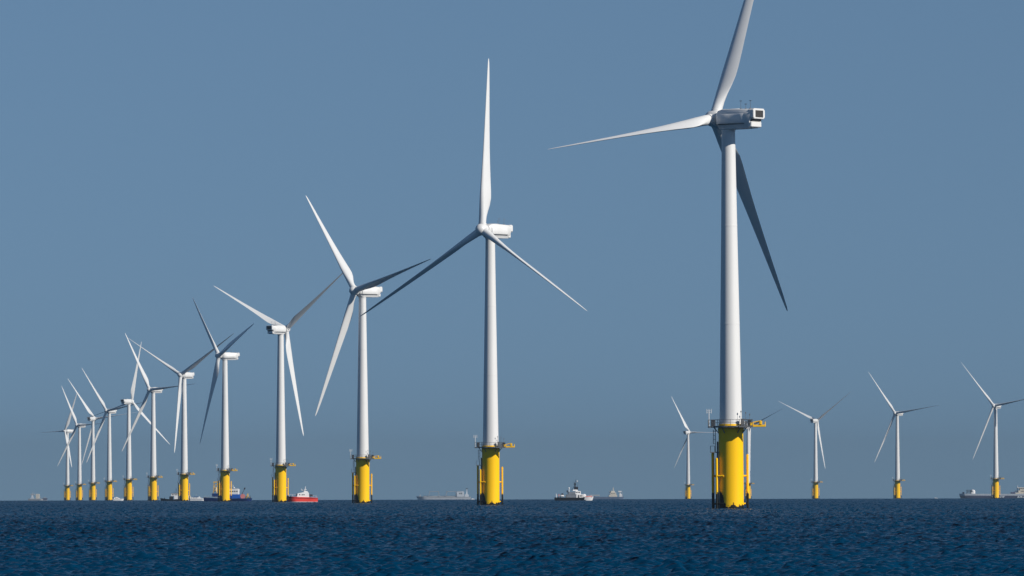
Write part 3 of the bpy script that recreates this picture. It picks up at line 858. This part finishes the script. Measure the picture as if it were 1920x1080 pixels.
def blue_freighter():
    t = thing('cargo_ship', 'distant blue-hulled ship with beige superstructure, just right of the black tug', 'ship', sea_point(1136.5, 10400), R(3))
    h = hull_mb(54, 10, 5.2, 4.8, 5.2, 3, ((1.0, 0),), full=0.22, rake=0.02)
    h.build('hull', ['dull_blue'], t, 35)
    b = MB(); b.box(-26, -10.5, -4, 4, 6.2, 8.3, 0, .2)
    for x in (-25, -18, -11.5): b.tube((x, 0, 4.5), (x, 0, 6.3), .5, n=6)
    b.build('cargo_block', 'grey_boat', t)
    s = MB(); s.box(4, 17, -4.6, 4.6, 4.9, 8.0, 0, .2); s.box(6, 15.5, -4.2, 4.2, 8.004, 11.6, 0, .2); s.box(7, 14, -3.6, 3.6, 11.604, 14.2, 0, .2, .9); su = s.build('superstructure', 'cream', t, 30)
    windows(su, 7.5, 14, -4.2, 9.6, 10.6, 5)
    m = MB(); m.tube((11.2, 0, 14), (11.2, 0, 20.5), .7, .3, 6); m.tube((9, 0, 17), (13, 0, 17), .2, n=5); m.box(5, 8, -1.5, 1.5, 11.6, 13.4, 0, .2); m.build('mast', 'cream', t)
    f = MB(); f.box(20.5, 24.5, -3, 3, 4.9, 9.5, 0, .2); f.box(19, 24, -2.4, 2.4, 12.2, 14.2, 0, .2); f.tube((22, 0, 9.4), (22, 0, 12.4), .6, n=6); f.build('stern_block', 'white_boat', t, 30)
    f = MB(); f.tube((26, 0, 5), (25.2, 0, 14.5), .3, .2, 6); f.tube((26, 0, 5), (22, 0, 12), .2, n=5); f.build('stern_mast', 'grey_boat', t)
blue_freighter()

def grey_ship():
    t = thing('cargo_ship', 'faint pale grey ship alone at the far left of the horizon', 'ship', sea_point(66.5, 11000), R(-3))
    h = hull_mb(24, 8, 4.6, 4.4, 4.8, 3, ((1.0, 0),), full=0.2, rake=0.03)
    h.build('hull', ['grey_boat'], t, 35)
    s = MB(); s.box(-8.2, -2, -3, 3, 4.6, 6.2, 0, .2); s.box(-7, -3.4, -2.6, 2.6, 6.204, 11.0, 0, .3, .8); s.build('superstructure', 'hazed', t, 30)
    s = MB(); s.box(0.8, 6.6, -3, 3, 4.6, 12.6, 0, .2); s.build('cargo_tower', 'cream', t, 30)
    s = MB(); s.box(-8, -1.5, -2.2, 2.2, 10.8, 12.8, 0, .2); s.build('bridge', 'grey_boat', t, 30)
    s = MB(); s.tube((-5, 0, 12.6), (-5, 0, 17), .4, .2, 6); s.tube((-2.4, 0, 12.6), (-2.4, 0, 16.6), .3, .2, 6); s.tube((-6.5, 0, 15), (-3.5, 0, 15), .2, n=5); s.build('mast', 'grey_boat', t)
    s = MB(); s.tube((8.5, 0, 4.5), (8.5, 0, 7.6), .4, n=6); s.tube((8.5, 0, 7.5), (4, 0, 9), .3, n=6); s.build('deck_crane', 'grey_boat', t)
    t2 = thing('barge', 'very faint low barge just right of the pale grey ship', 'barge', sea_point(84.0, 12300), 0)
    h = hull_mb(9.5, 6, 7.2, 7.0, 7.2, 3, ((0.5, 0), (1.0, 1)), full=0.12, rake=0.01)
    h.build('hull', ['grey_boat', 'slate'], t2, 35)
    s = MB(); s.box(-2.5, 2.5, -2, 2, 7.2, 8.4, 0, .2); s.build('deck_load', 'grey_boat', t2, 30)
grey_ship()

def long_ship():
    t = thing('cargo_ship', 'long slate-hulled cargo ship with pale upper strake at the right edge', 'ship', sea_point(1900.0, 8800), pi)
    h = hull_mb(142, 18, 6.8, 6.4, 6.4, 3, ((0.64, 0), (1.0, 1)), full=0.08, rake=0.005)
    hu = h.build('hull', ['slate', 'hazed'], t, 35)
    s = MB(); s.ball((53.6, 4, 9.7), 3.0, 10, sz=.85); s.box(51, 57, 1, 7, 6.4, 8.4, 0, .3); s.build('bow_dome', 'white_boat', t, 50)
    s = MB()
    for z in (7.4, 9.2, 11.0): s.box(55.5, 62.5, 1, 7, z, z + .7, 0, .1)
    for x in (57, 61.5): s.tube((x, 4, 6.3), (x, 4, 11.5), .3, n=6)
    s.build('bow_rack', 'dark', t)
    s = MB(); s.box(65, 67.5, -2, 2, 6.6, 9.0, 0, .2); s.build('anchor_house', 'slate', t)
    s = MB(); s.box(-26, -2, -8, 8, 6.4, 8.0, 0, .3); s.box(-24, -6, -7, 7, 8.004, 11.0, 0, .3); s.box(-22, -8, -7, 7, 11.004, 13.6, 0, .3); s.box(-21, -5, -8, 8, 13.604, 14.8, 0, .2); su = s.build('superstructure', 'cream', t, 30)
    windows(su, -20, -9, 7.0, 9.0, 10.2, 6)
    s = MB(); s.tube((-4.5, 2, 8), (-6, 2, 18), .6, .35, 6); s.tube((-3, 2, 11), (-2, 2, 8), .3, n=5); s.build('mast', 'hazed', t)
    s = MB(); s.box(-2, 4, 3, 7.5, 6.5, 8.8, 0, .4); s.tube((0, 5, 8.6), (-6, 5, 11), .35, n=6); s.build('deck_crane', 'slate', t)
    # the light capital-like marks painted along the slate side, too small to read
    mk = MB(); rnd = random.Random(4)
    def strokes(xa, xb, stp):
        x = xa
        while x > xb:
            kx = rnd.choice((0, 0, .9, -.9))
            y = 9.0
            mk.loft([[(x, y - .3, 1.3), (x - 1.0, y - .3, 1.3), (x - 1.0, y + .03, 1.3), (x, y + .03, 1.3)],
                     [(x - kx, y - .3, 3.7), (x - 1.0 - kx, y - .3, 3.7), (x - 1.0 - kx, y + .03, 3.7), (x - kx, y + .03, 3.7)]])
            if rnd.random() < .6: 
                z = rnd.choice((1.3, 2.2, 3.1)); mk.box(x - stp, x - .9, y - .3, y + .025, z, z + .6)
            x -= stp
    strokes(21.5, 13, 1.9); strokes(-7.5 + 3, -24, 1.7)
    strokes(-12, -30, 2.0)
    mk.box(26, 29, 8.7, 9.03, 1.4, 3.2)
    mk.build('painted_marks', 'hazed', t, 0)
long_ship()

# ------------------------------------------------------------------ haze: the air itself
def build_haze():
    mb = MB(); s = 14600.0
    mb.box(-s, s, -s, s, -16.0, 118.0)
    m = bpy.data.materials.new('haze air')
    m.use_nodes = True
    t = m.node_tree
    for n in list(t.nodes):
        if n.type != 'OUTPUT_MATERIAL': t.nodes.remove(n)
    out = [n for n in t.nodes if n.type == 'OUTPUT_MATERIAL'][0]
    v = t.nodes.new('ShaderNodeVolumePrincipled')
    v.inputs['Color'].default_value = (0.22, 0.297, 0.37, 1)
    v.inputs['Density'].default_value = 4.8e-5
    v.inputs['Anisotropy'].default_value = 0.0
    t.links.new(v.outputs[0], out.inputs['Volume'])
    o = mb.build('haze', m, None, 0)
    o['kind'] = 'stuff'
build_haze()
